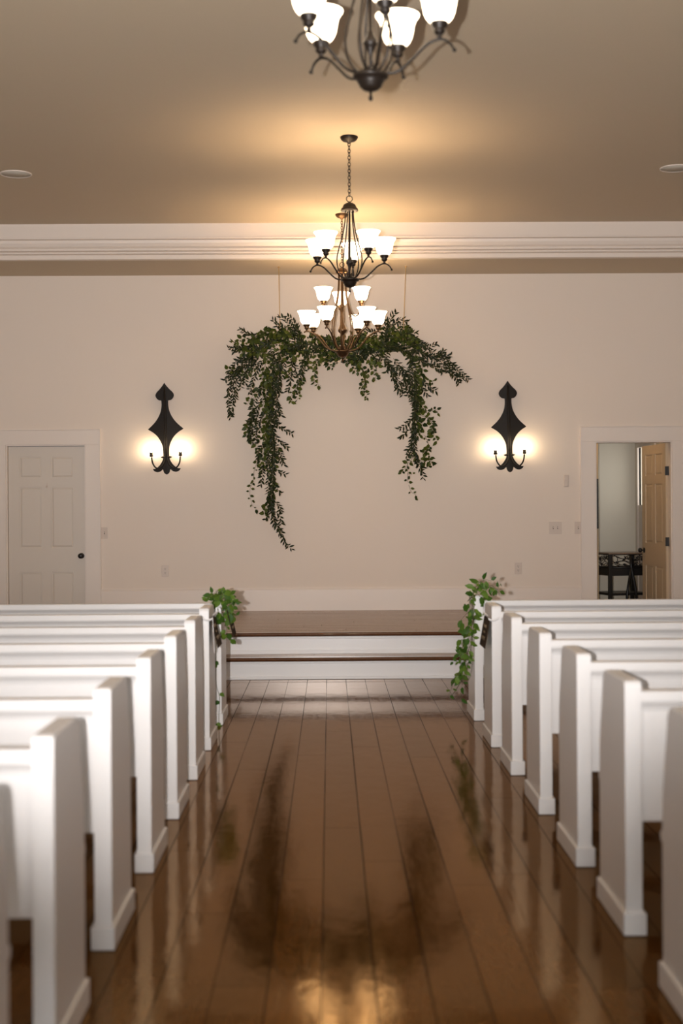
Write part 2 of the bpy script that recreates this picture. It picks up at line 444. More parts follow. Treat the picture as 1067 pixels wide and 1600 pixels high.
# ---- room behind the right doorway
AY, AX0, AX1, AZ = 17.0, 1.6, 3.66, 2.7
b = MB(); b.box(AX0, AX1+.1, AY, AY+.1, 0, AZ); struct(b.build('wall_annex_far', M['annex_wall']))
b = MB(); b.box(AX0-.1, AX0, YB+WT, AY+.1, 0, AZ); struct(b.build('wall_annex_left', M['annex_wall']))
wy0, wy1, wz0, wz1 = 16.0, 16.78, P(998, 789, 16.6).z, P(996, 700, 16.8).z
b = MB(); b.box(AX1, AX1+.1, YB+WT, wy0, 0, AZ); b.box(AX1, AX1+.1, wy1, AY, 0, AZ); b.box(AX1, AX1+.1, wy0, wy1, 0, wz0); b.box(AX1, AX1+.1, wy0, wy1, wz1, AZ)
struct(b.build('wall_annex_right', M['annex_wall']))
b = MB(); b.box(AX0-.1, AX1+.1, YB+WT, AY+.1, AZ, AZ+.1); struct(b.build('ceiling_annex', M['annex_wall']))
b = MB(); b.box(AX0-.02, AX1+.02, AY-.015, AY, 0, .14); struct(b.build('baseboard_annex', M['trim']))
b = MB(); b.box(AX1+.05, AX1+.06, wy0, wy1, wz0, wz1); w = struct(b.build('window_9', M['annex_day']))
b = MB(); b.box(AX1-.02, AX1+.02, wy1, wy1+.09, .2, wz1+.09); b.box(AX1-.02, AX1+.02, wy0-.09, wy0, .2, wz1+.09); b.box(AX1-.02, AX1+.02, wy0, wy1, wz1, wz1+.09)
b.box(AX1-.012, AX1+.02, wy0, wy1, .2, wz0)
b.build('window_frame', M['trim'], w)
px_ = P(934.3, 760, 15.3).x
b = MB(); b.box(AX0, px_, 15.3, 15.4, 0, AZ); struct(b.build('wall_annex_partition', M['annex_tan']))
b = MB(); sx1 = P(935, 785, 15.24).x
b.box(sx1-.75, sx1, 15.24, 15.27, P(933, 826, 15.24).z, P(933, 748, 15.24).z, .004)
scr = b.build('wall_screen', M['black']); tag(scr, 'black flat panel on the wall seen at the left edge of the right doorway', 'screen')
b = MB(); b.box(sx1-.5, sx1-.2, 15.268, 15.30, 1.35, 1.6); b.build('wall_bracket', M['black'], scr)
# unseen ceiling light, added to warm the open door and partition
al = thing('annex_ceiling_light', 'warm round ceiling light in the room behind the right doorway', 'ceiling light', (2.55, 15.0, 2.7))
MB().lathe([(0, 0), (.10, 0), (.11, -.02), (.10, -.03), (0, -.03)]).build('lamp_base', M['bronze'], al)
MB().lathe([(.095, -.03), (.09, -.06), (.06, -.09), (0, -.105)]).build('lamp_shade', M['lamp_glass'], al)

# lattice table
tz = P(980, 864, 15.6).z
ta = math.radians(-12)
tb = thing('side_table', 'black side table with cut-out lattice apron seen through the right doorway', 'table', (P(953, 866, 15.5).x, 15.5, 0))
tb.rotation_euler = (0, 0, math.radians(14))
TW, TD = .50, .46
b = MB(); b.box(-.02, TW, -.02, TD, tz-.012, tz+.004, .004); b.build('table_top', M['table_top'], tb)
def lattice(fn, L, seed):
    rnd = random.Random(seed); b = MB(); H = .145
    for z in (tz-.012, tz-H-.012): b.tube([fn(0, z), fn(L, z)], .011, 6)
    n = int(L/.085)
    for i in range(n+1):
        x = L*i/n
        pts = [fn(min(max(x + rnd.uniform(-.05, .05) + (j-2)*.016*rnd.choice((-1, 1)), 0), L), tz-.012-H*j/4) for j in range(5)]
        b.tube(pts, .0042, 5)
    for j in (1, 2, 3):
        pts = [fn(L*i/8, tz-.012-H*j/4+rnd.uniform(-.018, .018)) for i in range(9)]
        b.tube(spline(pts, 3), .004, 5)
    for i in range(int(L*26)):
        x, z, a = rnd.uniform(.02, L-.02), tz-.02-rnd.uniform(.01, H-.02), rnd.uniform(0, 2*PI)
        dx, dz = math.cos(a)*.022, math.sin(a)*.022
        b.tube([fn(max(0, min(L, x-dx)), z-dz), fn(x, z), fn(max(0, min(L, x+dx)), z+dz)], [.001, .010, .001], 5)
    return b
lattice(lambda s, z: (s, 0, z), TW-.02, 3).build('lattice_apron', M['black'], tb)
lattice(lambda s, z: (0, s, z), TD-.02, 5).build('lattice_apron', M['black'], tb)
lattice(lambda s, z: (TW-.02, s, z), TD-.02, 8).build('lattice_apron', M['black'], tb)
lz = tz-.157
b = MB(); b.box(-.005, TW-.015, -.004, .016, lz-.09, lz); b.box(-.005, .015, 0, TD-.02, lz-.09, lz); b.box(-.005, TW-.015, TD-.03, TD-.01, lz-.09, lz)
b.build('lower_rail', M['black'], tb)
for x, y in ((0, 0), (0, TD-.03), (TW-.03, TD-.03)):
    b = MB(); b.box(x-.019, x+.019, y-.019, y+.019, 0, tz-.012, .002); b.build('leg', M['black'], tb)
b = MB(); b.tube([(.25, 0, lz), (.20, 0, .45), (.18, 0, 0)], .014, 6); b.build('leg', M['black'], tb)
b = MB(); b.tube([(.245, 0, tz-.02), (.25, 0, lz), (.30, 0, .5), (.36, 0, 0)], .016, 6); b.build('leg', M['black'], tb)
b = MB(); b.box(0, TW-.03, 0, TD-.03, P(980, 927, 15.6).z-.02, P(980, 926, 15.6).z, .003); b.build('lower_shelf', M['black'], tb)

# ------------------------------------------------------------------ platform with steps
stg = thing('stage', 'low platform with white risers and dark wooden step edges at the end of the aisle', 'stage', (0, 0, 0))
SX0, SX1 = dl1+cw+.02, dr0-cw-.02
yF = 11.86; zS = zst; zT = zst*.5; yT = 11.58
b = MB(); b.box(SX0, SX1, yF, YB-.001, zS-.03, zS); b.build('deck', M['deck'], stg)
def nose(x0, x1, y, z, yb):
    b = MB(); r = .016
    pts = [(yb, z+.0015), (y, z+.0015)] + [(y - r*math.sin(a), z-r+r*math.cos(a)+.0015) for a in [i*PI/6 for i in range(1, 7)]] + [(yb, z-2*r+.0015)]
    b.prism(pts, 'X', x0, x1); return b
nose(SX0, SX1, yF-.03, zS, yF+.03).build('nosing', M['nosing'], stg)
b = MB(); b.box(SX0, SX1, yT, yF+.02, zT-.03, zT); b.build('tread', M['deck'], stg)
nose(SX0, SX1, yT-.03, zT, yT+.03).build('nosing', M['nosing'], stg)
b = MB(); b.box(SX0, SX1, yF, yF+.02, zT, zS-.03); b.box(SX0, SX1, yF-.012, yF, zT, zT+.035, .003); b.box(SX0, SX1, yF-.014, yF, zS-.052, zS-.032, .004); b.build('riser', M['riser'], stg)
b = MB(); b.box(SX0, SX1, yT, yT+.02, 0, zT-.03); b.box(SX0, SX1, yT-.014, yT, 0, .024, .005); b.box(SX0, SX1, yT-.014, yT, zT-.05, zT-.032, .004); b.build('riser', M['riser'], stg)
for x0, x1 in ((SX0, SX0+.02), (SX1-.02, SX1)):
    b = MB(); b.box(x0, x1, yF, YB-.02, 0, zS-.03); b.box(x0, x1, yT, yF, 0, zT-.03); b.build('side_board', M['riser'], stg)

# ------------------------------------------------------------------ pews
PH = .815
def pew(name, side, length, label):
    """local origin: aisle-side floor corner nearest the camera; side -1 = left of aisle"""
    t = thing(name, label, 'pew')
    s = side; T = .054
    D, DT, R = .44, .375, .055
    outline = [(0, .0), (D, 0), (D, .42), (D-.005, .55), (DT+.012, .72)]
    outline += [(DT-R+R*math.cos(a), PH-R+R*math.sin(a)) for a in [i*PI/12 for i in range(0, 7)]]
    outline += [(.018, PH), (.005, PH-.005), (0, PH-.018)]
    for k, x in enumerate((.01, length-T-.01)):
        b = MB(); b.prism(outline, 'X', s*x, s*(x+T), .004); b.build('end_panel', M['pew'], t)
        b = MB(); b.box(s*(x-.010), s*(x+T+.010), -.012, D+.012, 0.002, .074, .004); b.build('plinth', M['pew'], t)
    a, c = s*(.01+T), s*(length-T-.01)
    # back board with moulded top rail
    b = MB(); b.box(a, c, .045, .068, .356, .735); b.box(a, c, .040, .045, .356, .372, .001); b.build('backrest', M['pew'], t)
    b = MB(); zt = .778
    b.prism([(.020, zt-.004), (.024, zt), (.085, zt), (.090, zt-.006), (.090, zt-.028), (.070, zt-.036), (.070, zt-.07), (.0455, zt-.07), (.041, zt-.056), (.030, zt-.043), (.023, zt-.038), (.020, zt-.030)], 'X', a, c)
    b.build('top_rail', M['pew'], t)
    b = MB(); pr = [(.06, .435), (.06, .41), (.44, .405), (.475, .408)] + [(.478+.016*math.sin(q), .424-.016*math.cos(q)) for q in [i*PI/8 for i in range(0, 9)]]
    b.prism(pr, 'X', s*.018, c); b.build('seat', M['pew'], t)
    for f in (.33, .66):
        b = MB(); b.box(s*length*f-.02, s*length*f+.02, .08, .42, 0.001, .406, .003); b.build('seat_support', M['pew'], t)
    return t
LZ = [2.565, 3.497, 4.435, 5.385, 6.325, 7.250, 8.150, 9.115]
LX = [-.672, -.672, -.676, -.672, -.676, -.680, -.686, -.690]
RZ = [3.60, 4.54, 5.42, 6.36, 7.31, 8.18, 9.22]
RX = [.930, .930, .930, .926, .922, .920, .926]
rowsL = ['nearest the camera, mostly out of the picture', 'second from the camera, cut by the picture bottom',
         'third from the camera', 'fourth from the camera', 'fifth from the camera', 'third row from the platform', 'second row from the platform, brown card on its end', 'front row, leafy bunch on its end']
G = 'white pews in rows either side of the aisle'
pl = None
for i, (y, x) in enumerate(zip(LZ, LX)):
    lab = 'white pew left of the aisle, ' + rowsL[i]
    if pl is None:
        pl = pew('pew', -1, 3.7, lab); pl['group'] = G; pl.location = (x, y, 0)
    else: dup(pl, (x, y, 0), lab)
rowsR = ['nearest the camera, cut by the picture edge', 'second from the camera', 'third from the camera', 'fourth from the camera', 'third row from the platform',
         'second row from the platform, brown card on its end', 'front row, trailing green vine on its end']
pr_ = None
for i, (y, x) in enumerate(zip(RZ, RX)):
    lab = 'white pew right of the aisle, ' + rowsR[i]
    if pr_ is None:
        pr_ = pew('pew', 1, 3.7, lab); pr_['group'] = G; pr_.location = (x, y, 0)
    else: dup(pr_, (x, y, 0), lab)

# ------------------------------------------------------------------ chandeliers
SHADE = [(.030, .0), (.037, .003), (.050, .018), (.058, .036), (.0625, .058), (.066, .080), (.072, .098), (.080, .111), (.0865, .119), (.087, .123), (.083, .121),
         (.076, .110), (.068, .097), (.0615, .079), (.058, .058), (.053, .037), (.045, .020), (.030, .008), (0, .007)]
CUP = [(0, -.058), (.009, -.056), (.010, -.050), (.006, -.046), (.014, -.042), (.021, -.034), (.022, -.028), (.019, -.024), (.029, -.012), (.033, .0), (.033, .006), (.026, .006), (0, .005)]
def chain(b, x, y, z0, z1, link=.030, r=.0028):
    n = max(2, int(round((z1-z0)/(link*.8)))); st = (z1-z0)/n
    for i in range(n):
        U = (1, 0, 0) if i % 2 else (0, 1, 0)
        if i % 2 == 0: U = (.6, .8, 0)
        b.torus((x, y, z0+st*(i+.5)), link*.30, r, U, (0, 0, 1), 12, 5, stretch=1.9)
    return b
def shade_light(parent, p, power):
    l = bpy.data.lights.new('shade_bulb', 'POINT'); l.energy = power; l.color = (1, .70, .40); l.shadow_soft_size = .025
    o = bpy.data.objects.new('shade_bulb', l); COL.objects.link(o); o.parent = parent; o.location = p
POW = 3.0
def arm_part(parent, pts, rad, ang, cup_r, cup_z, power=None, mt=None):
    mt = mt or M['bronze']
    c, s_ = math.cos(ang), math.sin(ang)
    b = MB(); P3 = [(r*c, r*s_, z) for r, z in spline(pts, 5)]
    P3 = [Vector(p) for p in P3]
    n = len(P3); rr = [rad*(.75+.25*math.sin(PI*i/(n-1))) for i in range(n)]
    b.tube(P3, rr, 7)
    e = P3[-1]; b.lathe([(0, -.008), (.0075, -.004), (.008, .002), (.005, .008), (0, .009)], e, 10)
    arm = b.build('arm', mt, parent)
    o = Vector((cup_r*c, cup_r*s_, cup_z+.058))
    MB().lathe(CUP, o, 18).build('lamp_cup', mt, arm)
    g = MB(); g.lathe(SHADE, o+Vector((0, 0, .002)), 28); g.build('glass_shade', M['glass'], arm)
    shade_light(parent, o+Vector((0, 0, .075)), power or POW)
    return arm
def chandelier5(label, x, y, zr, rot, sgn=1):
    t = thing('chandelier', label, 'chandelier', (x, y, zr), 'hanging chandeliers')
    top = ZC-zr
    MB().lathe([(0, top), (.064, top), (.066, top-.008), (.060, top-.020), (.045, top-.034), (.018, top-.040), (.010, top-.052), (0, top-.054)]).build('ceiling_canopy', M['bronze'], t)
    b = MB(); chain(b, 0, 0, .615, top-.045); b.build('chain', M['bronze'], t)
    b = MB(); b.torus((0, 0, .594), .022, .0034, (1, 0, 0), (0, 0, 1), 20, 6); b.build('hanging_ring', M['bronze'], t)
    MB().lathe([(0, .574), (.008, .574), (.012, .566), (.026, .562), (.042, .552), (.050, .538), (.050, .530), (.060, .524), (.066, .510), (.064, .504), (.044, .502), (.03, .508), (0, .508)]).build('crown_cap', M['bronze'], t)
    b = MB(); b.lathe([(0, .505), (.0075, .505), (.0075, .17), (.012, .165), (.016, .15), (.026, .135), (.027, .118), (.020, .112), (.016, .10), (.009, .088), (.006, .07), (.006, .01), (0, .005)], n=14); b.build('centre_column', M['bronze'], t)
    MB().lathe([(0, -.0), (.060, .0), (.067, .004), (.068, -.006), (.060, -.012), (.050, -.016), (.050, -.026), (.044, -.032), (.042, -.042), (.028, -.054), (.010, -.060), (0, -.061)]).build('bottom_bowl', M['bronze'], t)
    MB().lathe([(0, -.058), (.005, -.060), (.004, -.075), (.006, -.078), (.009, -.086), (.006, -.094), (0, -.096)], n=12).build('finial', M['bronze'], t)
    for k in range(5):
        a = rot + k*2*PI/5
        b = MB(); a2 = a + PI/5
        pts = spline([(.030, .505), (.034, .43), (.054, .32), (.083, .22), (.097, .145), (.088, .075), (.060, .028), (.036, .010), (.022, .018), (.020, .03)], 4)
        b.tube([(r*math.cos(a2), r*math.sin(a2), z) for r, z in pts], .0052, 6); b.build('cage_rod', M['bronze'], t)
        arm_part(t, [(.030, .048), (.022, .034), (.032, .016), (.070, .006), (.115, .018), (.165, .062), (.215, .108), (.262, .126), (.298, .112), (.318, .082)], .0062, a, .262, .128)
    return t
p0 = P(579, 118.5, 5.40)
chandelier5('bronze five-light chandelier nearest the camera, cut off by the picture top', p0.x, p0.y, p0.z, math.radians(-80))
p1 = P(546.6, 437, 10.46)
chandelier5('bronze five-light chandelier hanging in the middle, its chain and canopy in full view', p1.x, p1.y, p1.z, math.radians(12))
chandelier5('bronze five-light chandelier over the rear of the aisle, behind the camera', .15, .30, 3.03, math.radians(20))  # extra chandelier out of view, added to warm the near end
# nine-light, two tiers
p2 = P(535.2, 549, 13.18)
t = thing('chandelier', 'bronze two-tier nine-light chandelier hanging lowest, in front of the leafy garland', 'chandelier', p2, 'hanging chandeliers')
top = ZC-p2.z
MB().lathe([(0, top), (.060, top), (.062, top-.008), (.055, top-.020), (.04, top-.034), (.016, top-.040), (.008, top-.052), (0, top-.054)]).build('ceiling_canopy', M['bronze_gold'], t)
b = MB(); chain(b, 0, 0, .825, top-.045); b.build('chain', M['bronze_gold'], t)
b = MB(); b.torus((0, 0, .802), .022, .0034, (1, 0, 0), (0, 0, 1), 20, 6); b.build('hanging_ring', M['bronze_gold'], t)
MB().lathe([(0, .782), (.008, .782), (.012, .774), (.030, .768), (.046, .756), (.050, .742), (.058, .738), (.062, .726), (.05, .718), (.03, .72), (0, .72)]).build('crown_cap', M['bronze_gold'], t)
b = MB(); b.lathe([(0, .72), (.009, .72), (.009, .44), (.022, .43), (.024, .41), (.012, .40), (.011, .27), (.016, .26), (.024, .245), (.040, .21), (.042, .19), (.034, .175), (.020, .165), (.011, .15), (.0085, .13), (.0085, .01), (0, .005)], n=16); b.build('centre_column', M['bronze_gold'], t)
MB().lathe([(0, 0), (.068, 0), (.076, .004), (.077, -.006), (.066, -.012), (.058, -.018), (.054, -.032), (.040, -.046), (.018, -.058), (0, -.06)]).build('bottom_bowl', M['bronze_gold'], t)
MB().lathe([(0, -.056), (.006, -.058), (.005, -.07), (.011, -.078), (.011, -.088), (.005, -.096), (.004, -.106), (0, -.11)], n=12).build('finial', M['bronze_gold'], t)
for k in range(6):
    a = math.radians(20+60*k)
    pts = spline([(.034, .72), (.037, .62), (.046, .52), (.066, .42), (.088, .32), (.102, .24), (.100, .16), (.082, .09), (.052, .035), (.03, .012)], 4)
    b = MB(); b.tube([(r*math.cos(a), r*math.sin(a), z) for r, z in pts], .0066, 6); b.build('cage_rod', M['bronze_gold'], t)
for a in (-116, -49, 5, 63, 145, 184):
    arm_part(t, [(.030, .050), (.024, .034), (.036, .014), (.085, .008), (.145, .030), (.195, .085), (.245, .145), (.30, .178), (.335, .186), (.352, .176)], .007, math.radians(a), .332, .187, mt=M['bronze_gold'])
for a in (-31, -149, 93):
    arm_part(t, [(.060, .46), (.078, .40), (.10, .345), (.135, .315), (.17, .33), (.195, .37), (.203, .392)], .0058, math.radians(a), .203, .392, mt=M['bronze_gold'])

# ceiling loudspeakers
for px, py, yy, lab in ((25, 271.5, 11.6, 'round white flush ceiling speaker on the left'), (1055.5, 262.5, 11.4, 'round white flush ceiling speaker at the right picture edge')):
    # place on the ceiling
    d = (P(px, py, 10)-Vector((0, 0, HC))); k = (ZC-HC)/d.z; c = Vector((0, 0, HC))+d*k
    t = thing('ceiling_speaker', lab, 'speaker', (c.x, c.y, ZC), 'flush ceiling speakers')
    MB().lathe([(.116, -.001), (.118, -.008), (.126, -.008), (.128, -.004), (.128, .0)], n=40).build('rim', M['trim'], t)
    MB().lathe([(0, -.005), (.117, -.005), (.117, .0), (0, .0)], n=40).build('grille', M['speaker'], t)

# ------------------------------------------------------------------ wall sconces
S = .000735
def seg(pts, k=5): return [tuple(p) for p in spline(pts, k)]
half = seg([(0, 170), (28, 212), (70, 262), (108, 300), (127, 340), (115, 380), (85, 408), (48, 416)]) + \
       seg([(47, 424), (47, 490), (62, 570), (102, 655), (160, 730), (245, 808)]) + \
       seg([(243, 812), (180, 850), (120, 905), (78, 970), (50, 1040), (42, 1110), (42, 1200), (60, 1255), (100, 1312), (150, 1350), (192, 1354)])[1:] + \
       seg([(190, 1358), (172, 1386), (130, 1402), (85, 1392), (52, 1364)]) + seg([(48, 1375), (38, 1408), (18, 1430), (0, 1438)])
def sconce(loc, label, tilt):
    t = thing('wall_sconce', label, 'wall lamp', loc, 'black pointed wall sconces')
    t.rotation_euler = (0, math.radians(tilt), 0)
    z = lambda y: (1438-y)*S
    pts = [(x*S, z(y)) for x, y in half[:-1]] + [(0, 0)] + [(-x*S, z(y)) for x, y in half[1:-1]][::-1]
    # remove duplicates
    q = []
    for p in pts:
        if not q or (abs(p[0]-q[-1][0])+abs(p[1]-q[-1][1])) > 1e-4: q.append(p)
    # slightly folded plate: two halves angled back from the spine
    b = MB()
    right = [(x*S, z(y)) for x, y in half]
    A, B = [], []
    prev = None
    def yy(x): return -.075 + abs(x)*.10
    for sg in (1, -1):
        vs_f, vs_b = [], []
        for x, zz in right:
            if vs_f and abs(x-prev[0])+abs(zz-prev[1]) < 1e-4: continue
            prev = (x, zz)
            vs_f.append(b.bm.verts.new((sg*x, yy(x)-.002, zz))); vs_b.append(b.bm.verts.new((sg*x, yy(x)+.002, zz)))
        b._f(vs_f); b._f(vs_b[::-1])
        for i in range(len(vs_f)-1): b._f((vs_f[i], vs_f[i+1], vs_b[i+1], vs_b[i]))
    bmesh.ops.remove_doubles(b.bm, verts=b.bm.verts[:], dist=1e-5)
    b.build('shield_plate', M['iron'], t)
    b = MB(); b.tube([(0, -.083, z(1215)), (0, -.083, z(900)), (0, -.083, z(500)), (0, -.080, z(235))], [.012, .0145, .0145, .009], 10); b.build('spine', M['iron'], t)
    b = MB(); b.box(-.025, .025, -.085, 0, z(640), z(560), .003); b.build('wall_bracket', M['iron'], t)
    b = MB(); b.lathe([(0, -.010), (.045, -.010), (.056, -.003), (.056, .003), (.04, .009), (.02, .012), (0, .012)], (0, -.058, z(1195)), 24, sy=.7); b.build('collar', M['iron'], t)
    for sg in (1, -1):
        b = MB()
        ap = spline([(sg*8*S, -.092, z(1150)), (sg*14*S, -.095, z(1235)), (sg*45*S, -.10, z(1310)), (sg*100*S, -.105, z(1352)), (sg*150*S, -.105, z(1335)), (sg*185*S, -.105, z(1275)), (sg*197*S, -.105, z(1195))], 5)
        b.tube(ap, .0078, 7); arm = b.build('arm', M['iron'], t)
        o = (sg*200*S, -.105, z(1190))
        MB().lathe([(0, -.002), (.010, 0), (.019, .006), (.019, .014), (.016, .016), (.016, .046), (0, .047)], o, 14).build('candle_cup', M['iron'], arm)
        MB().lathe([(.007, .040), (.0085, .050), (.014, .060), (.015, .072), (.010, .088), (.004, .100), (0, .105)], o, 14).build('bulb', M['bulb'], arm)
    return t
for (bx, by, lab) in ((260.5, 741.5, 'black pointed wall sconce left of the garland, two lit candle bulbs'), (797.0, 738, 'black pointed wall sconce right of the garland, two lit candle bulbs')):
    p = P(bx, by, YB-.08)
    sconce((p.x, YB, p.z), lab, -1.25)

# ------------------------------------------------------------------ plates on the back wall
def wall_plate(name, px, py, w, h, label, cat, kind, group=None):
    p = P(px, py, YB); t = thing(name, label, cat, (p.x, YB, p.z), group)
    b = MB(); b.box(-w/2, w/2, -.009, 0, -h/2, h/2, .002); b.build('cover_plate', M['plate'], t)
    if kind[0] == 's':
        n = int(kind[1])
        for i in range(n):
            x = (i-(n-1)/2)*.046
            b = MB(); b.box(x-.005, x+.005, -.0105, -.008, -.013, .013); s_ = b.build('switch_slot', M['slot'], t)
            b = MB(); b.box(x-.0035, x+.0035, -.020, -.010, -.002, .009, .001); b.build('toggle', M['plate'], t)
    else:
        for z in (.02, -.02):
            b = MB(); b.prism([(.016*math.cos(a), z+.0145*math.sin(a)) for a in [k*PI/8 for k in range(16)]], 'Y', -.0115, -.008)
            b.mi = 1
            b.box(-.0085, -.0055, -.0125, -.011, z-.001, z+.008); b.box(.0045, .0075, -.0125, -.011, z-.001, z+.008); b.box(-.003, .003, -.0125, -.011, z-.011, z-.005)
            b.build('receptacle', [M['plate'], M['slot']], t)
    return t
wall_plate('light_switch', 163.3, 832.7, .066, .115, 'single light switch beside the closed left door', 'light switch', 's1')
wall_plate('light_switch', 867.5, 824.5, .128, .125, 'double light switch right of the right sconce', 'light switch', 's2')
wall_plate('light_switch', 903.3, 824.5, .074, .125, 'single light switch against the right doorway casing', 'light switch', 's1')
wall_plate('power_outlet', 258.2, 892, .072, .115, 'power outlet below the left sconce', 'outlet', 'o')
wall_plate('power_outlet', 809.5, 888, .072, .115, 'power outlet below the right sconce', 'outlet', 'o')
p = P(884.3, 751.5, YB)
t = thing('wall_sensor', 'slim white upright wall control above the double switch', 'control', (p.x, YB, p.z))
b = MB(); b.box(-.024, .024, -.022, 0, -.062, .062, .004); b.build('housing', M['plate'], t)
b = MB(); b.box(-.017, .017, -.027, -.021, .004, .054, .003); b.box(-.017, .017, -.027, -.021, -.054, -.002, .003); b.build('rocker_button', M['plate'], t)

# ------------------------------------------------------------------ greenery
def leaf(b, o, d, up, L, W, bend, fold=.25):
    """one leaf: rooted at o, pointing along d, faces `up`"""
    d = d.normalized(); s_ = d.cross(up)
    if s_.length < 1e-4: s_ = d.orthogonal()
    s_.normalize(); n = s_.cross(d).normalized()
    ts = (0, .28, .62, 1); ws = (.0, .42, .40, 0)
    mid, lf, rt = [], [], []
    for t_, w_ in zip(ts, ws):
        c = o + d*(t_*L) - n*(bend*L*t_*t_)
        mid.append(b.bm.verts.new(c))
        if w_: 
            lf.append(b.bm.verts.new(c + s_*w_*W + n*fold*W*w_)); rt.append(b.bm.verts.new(c - s_*w_*W + n*fold*W*w_))
    b._f((mid[0], mid[1], lf[0]), True); b._f((mid[0], rt[0], mid[1]), True)
    b._f((mid[1], mid[2], lf[1], lf[0]), True); b._f((mid[1], rt[0], rt[1], mid[2]), True)
    b._f((mid[2], mid[3], lf[1]), True); b._f((mid[2], rt[1], mid[3]), True)
def rv(r, a=1): return Vector((r.uniform(-a, a), r.uniform(-a, a), r.uniform(-a, a)))
def vine(pts, kind, seed, step, L, W, thick=.0016, stemthick=None, jitter=.35):
    """leafy stem along 3-D points"""
    r = random.Random(seed); b = MB(); b.mi = 0
    path = spline(pts, 8)
    b.tube(path, [thick*(1-.6*i/len(path)) for i in range(len(path))], 4)
    b.mi = 1
    acc, side = 0, 1
    for i in range(len(path)-1):
        a, c = path[i], path[i+1]; sl = (c-a).length
        if sl < 1e-6: continue
        t = (c-a)/sl; acc += sl
        while acc > step:
            acc -= step
            q = c - t*min(acc, sl)
            view = Vector((r.uniform(-.7, .7), -1, r.uniform(-.5, .7)))
            lat = t.cross(view).normalized()
            side = -side
            if kind == 'ruscus':
                d = t*r.uniform(.5, 1.0) + lat*side*r.uniform(.5, .95) + rv(r, jitter)
            else:
                d = t*r.uniform(-.1, .6) + lat*side*r.uniform(.5, 1) + rv(r, jitter*1.6) + Vector((0, 0, -.35))
            k = r.uniform(.75, 1.18) if kind == 'ruscus' else r.uniform(.55, 1.25)
            oo = q
            if kind != 'ruscus': oo = q + d.normalized()*.008
            leaf(b, oo, d, view*-1 + rv(r, .5), L*k, W*k*r.uniform(.85, 1.15), r.uniform(-.05, .35))
    return b
gy = 14.03
gar = thing('leaf_garland', 'large dark green leafy garland hung from two cords over the platform', 'garland', P(535, 545, gy))
GL = gar.location.copy()
def gp(x, y, dy=0): return P(x, y, gy+dy) - GL
# cords and hidden pole
for (x0, y0, x1, y1) in ((435.5, 417, 437.5, 548), (634, 416, 629, 545)):
    d = P(x0, y0, gy)
    a = Vector((d.x, gy, ZS)) - GL
    b = MB(); b.tube([a, gp(x1, y1)], .0038, 6); b.tube([a+Vector((0, 0, -.008)), a+Vector((0, 0, 0))], .012, 10); b.build('hanging_cord', M['cord'], gar)
b = MB(); b.tube([gp(415, 545, .03), gp(535, 553, .03), gp(655, 547, .03)], .005, 8); b.build('support_pole', M['stem'], gar)
RUS, SMI = [], []
R = lambda *a: RUS.append(a)
Sm = lambda *a: SMI.append(a)
# left arm
R((405, 545), (388, 558), (370, 566), (355, 590), (352, 596))
R((400, 550), (380, 570), (364, 588), (357, 612), (357, 640), (361, 652))
R((395, 560), (376, 578), (365, 600), (363, 625), (361, 648))
R((410, 540), (390, 555), (377, 572), (374, 592))
R((415, 545), (396, 566), (386, 585), (384, 600))
R((420, 550), (404, 572), (396, 592), (390, 612))
R((380, 568), (370, 585), (368, 606), (366, 628))
R((430, 530), (410, 540), (392, 560), (372, 562)); R((400, 558), (385, 572), (368, 580), (357, 588)); R((405, 565), (390, 580), (380, 590), (377, 606))
Sm((440, 528), (415, 524), (398, 528), (388, 538)); Sm((430, 520), (410, 520), (395, 530), (384, 541), (374, 543))
Sm((445, 535), (420, 530), (400, 545), (390, 552)); Sm((400, 575), (384, 582), (366, 578), (356, 578))
Sm((445, 525), (430, 521), (420, 518), (425, 517))
# top sprigs left
R((466, 540), (452, 520), (436, 506), (424, 500)); R((470, 540), (456, 514), (446, 500), (436, 494)); R((472, 540), (464, 518), (456, 500), (447, 494))
R((455, 530), (446, 520), (438, 512), (430, 507)); R((478, 545), (468, 525), (462, 508)); Sm((460, 530), (450, 516), (444, 512))
# beam
rr = random.Random(11)
for k in range(72):
    x = (rr.uniform(480, 620), rr.uniform(400, 475), rr.uniform(585, 655), rr.uniform(440, 600))[k % 4]
    y = 544 + rr.uniform(-17, 15) - (6 if (x < 500 or x > 590) else -6)
    dx = rr.choice((-1, 1))*rr.uniform(28, 52)
    pts = ((x, y), (x+dx*.5, y+rr.uniform(-8, 4)), (x+dx, y+rr.uniform(-8, 16)))
    (RUS if k % 5 < 2 else SMI).append(pts)
# left drape, long
Sm((432, 545), (420, 570), (416, 600), (418, 640), (421, 680), (423, 705)); Sm((425, 550), (412, 580), (410, 610), (414, 650), (412, 690), (410, 730))
R((428, 555), (424, 600), (424, 650), (426, 700), (425, 750), (424, 790), (430, 815), (438, 832), (445, 846), (455, 858))
R((432, 560), (428, 610), (422, 650), (419, 690), (421, 730), (419, 770), (421, 800), (414, 812))
Sm((420, 570), (424, 610), (422, 650), (416, 690), (424, 730), (424, 770), (419, 800))
Sm((428, 560), (418, 600), (422, 640), (414, 670), (420, 710)); R((430, 600), (432, 640), (427, 680), (428, 720), (424, 760), (426, 800))
Sm((440, 556), (428, 585), (426, 612), (419, 640)); R((436, 556), (434, 600), (426, 630), (430, 660))
Sm((432, 700), (426, 735), (427, 765), (418, 790), (414, 806)); R((424, 780), (426, 805), (433, 822), (436, 838))
R((426, 648), (434, 662), (444, 671), (456, 677)); R((426, 672), (432, 686), (441, 694), (449, 699)); R((424, 688), (433, 700), (440, 712), (443, 720)); R((428, 704), (436, 715), (443, 727))
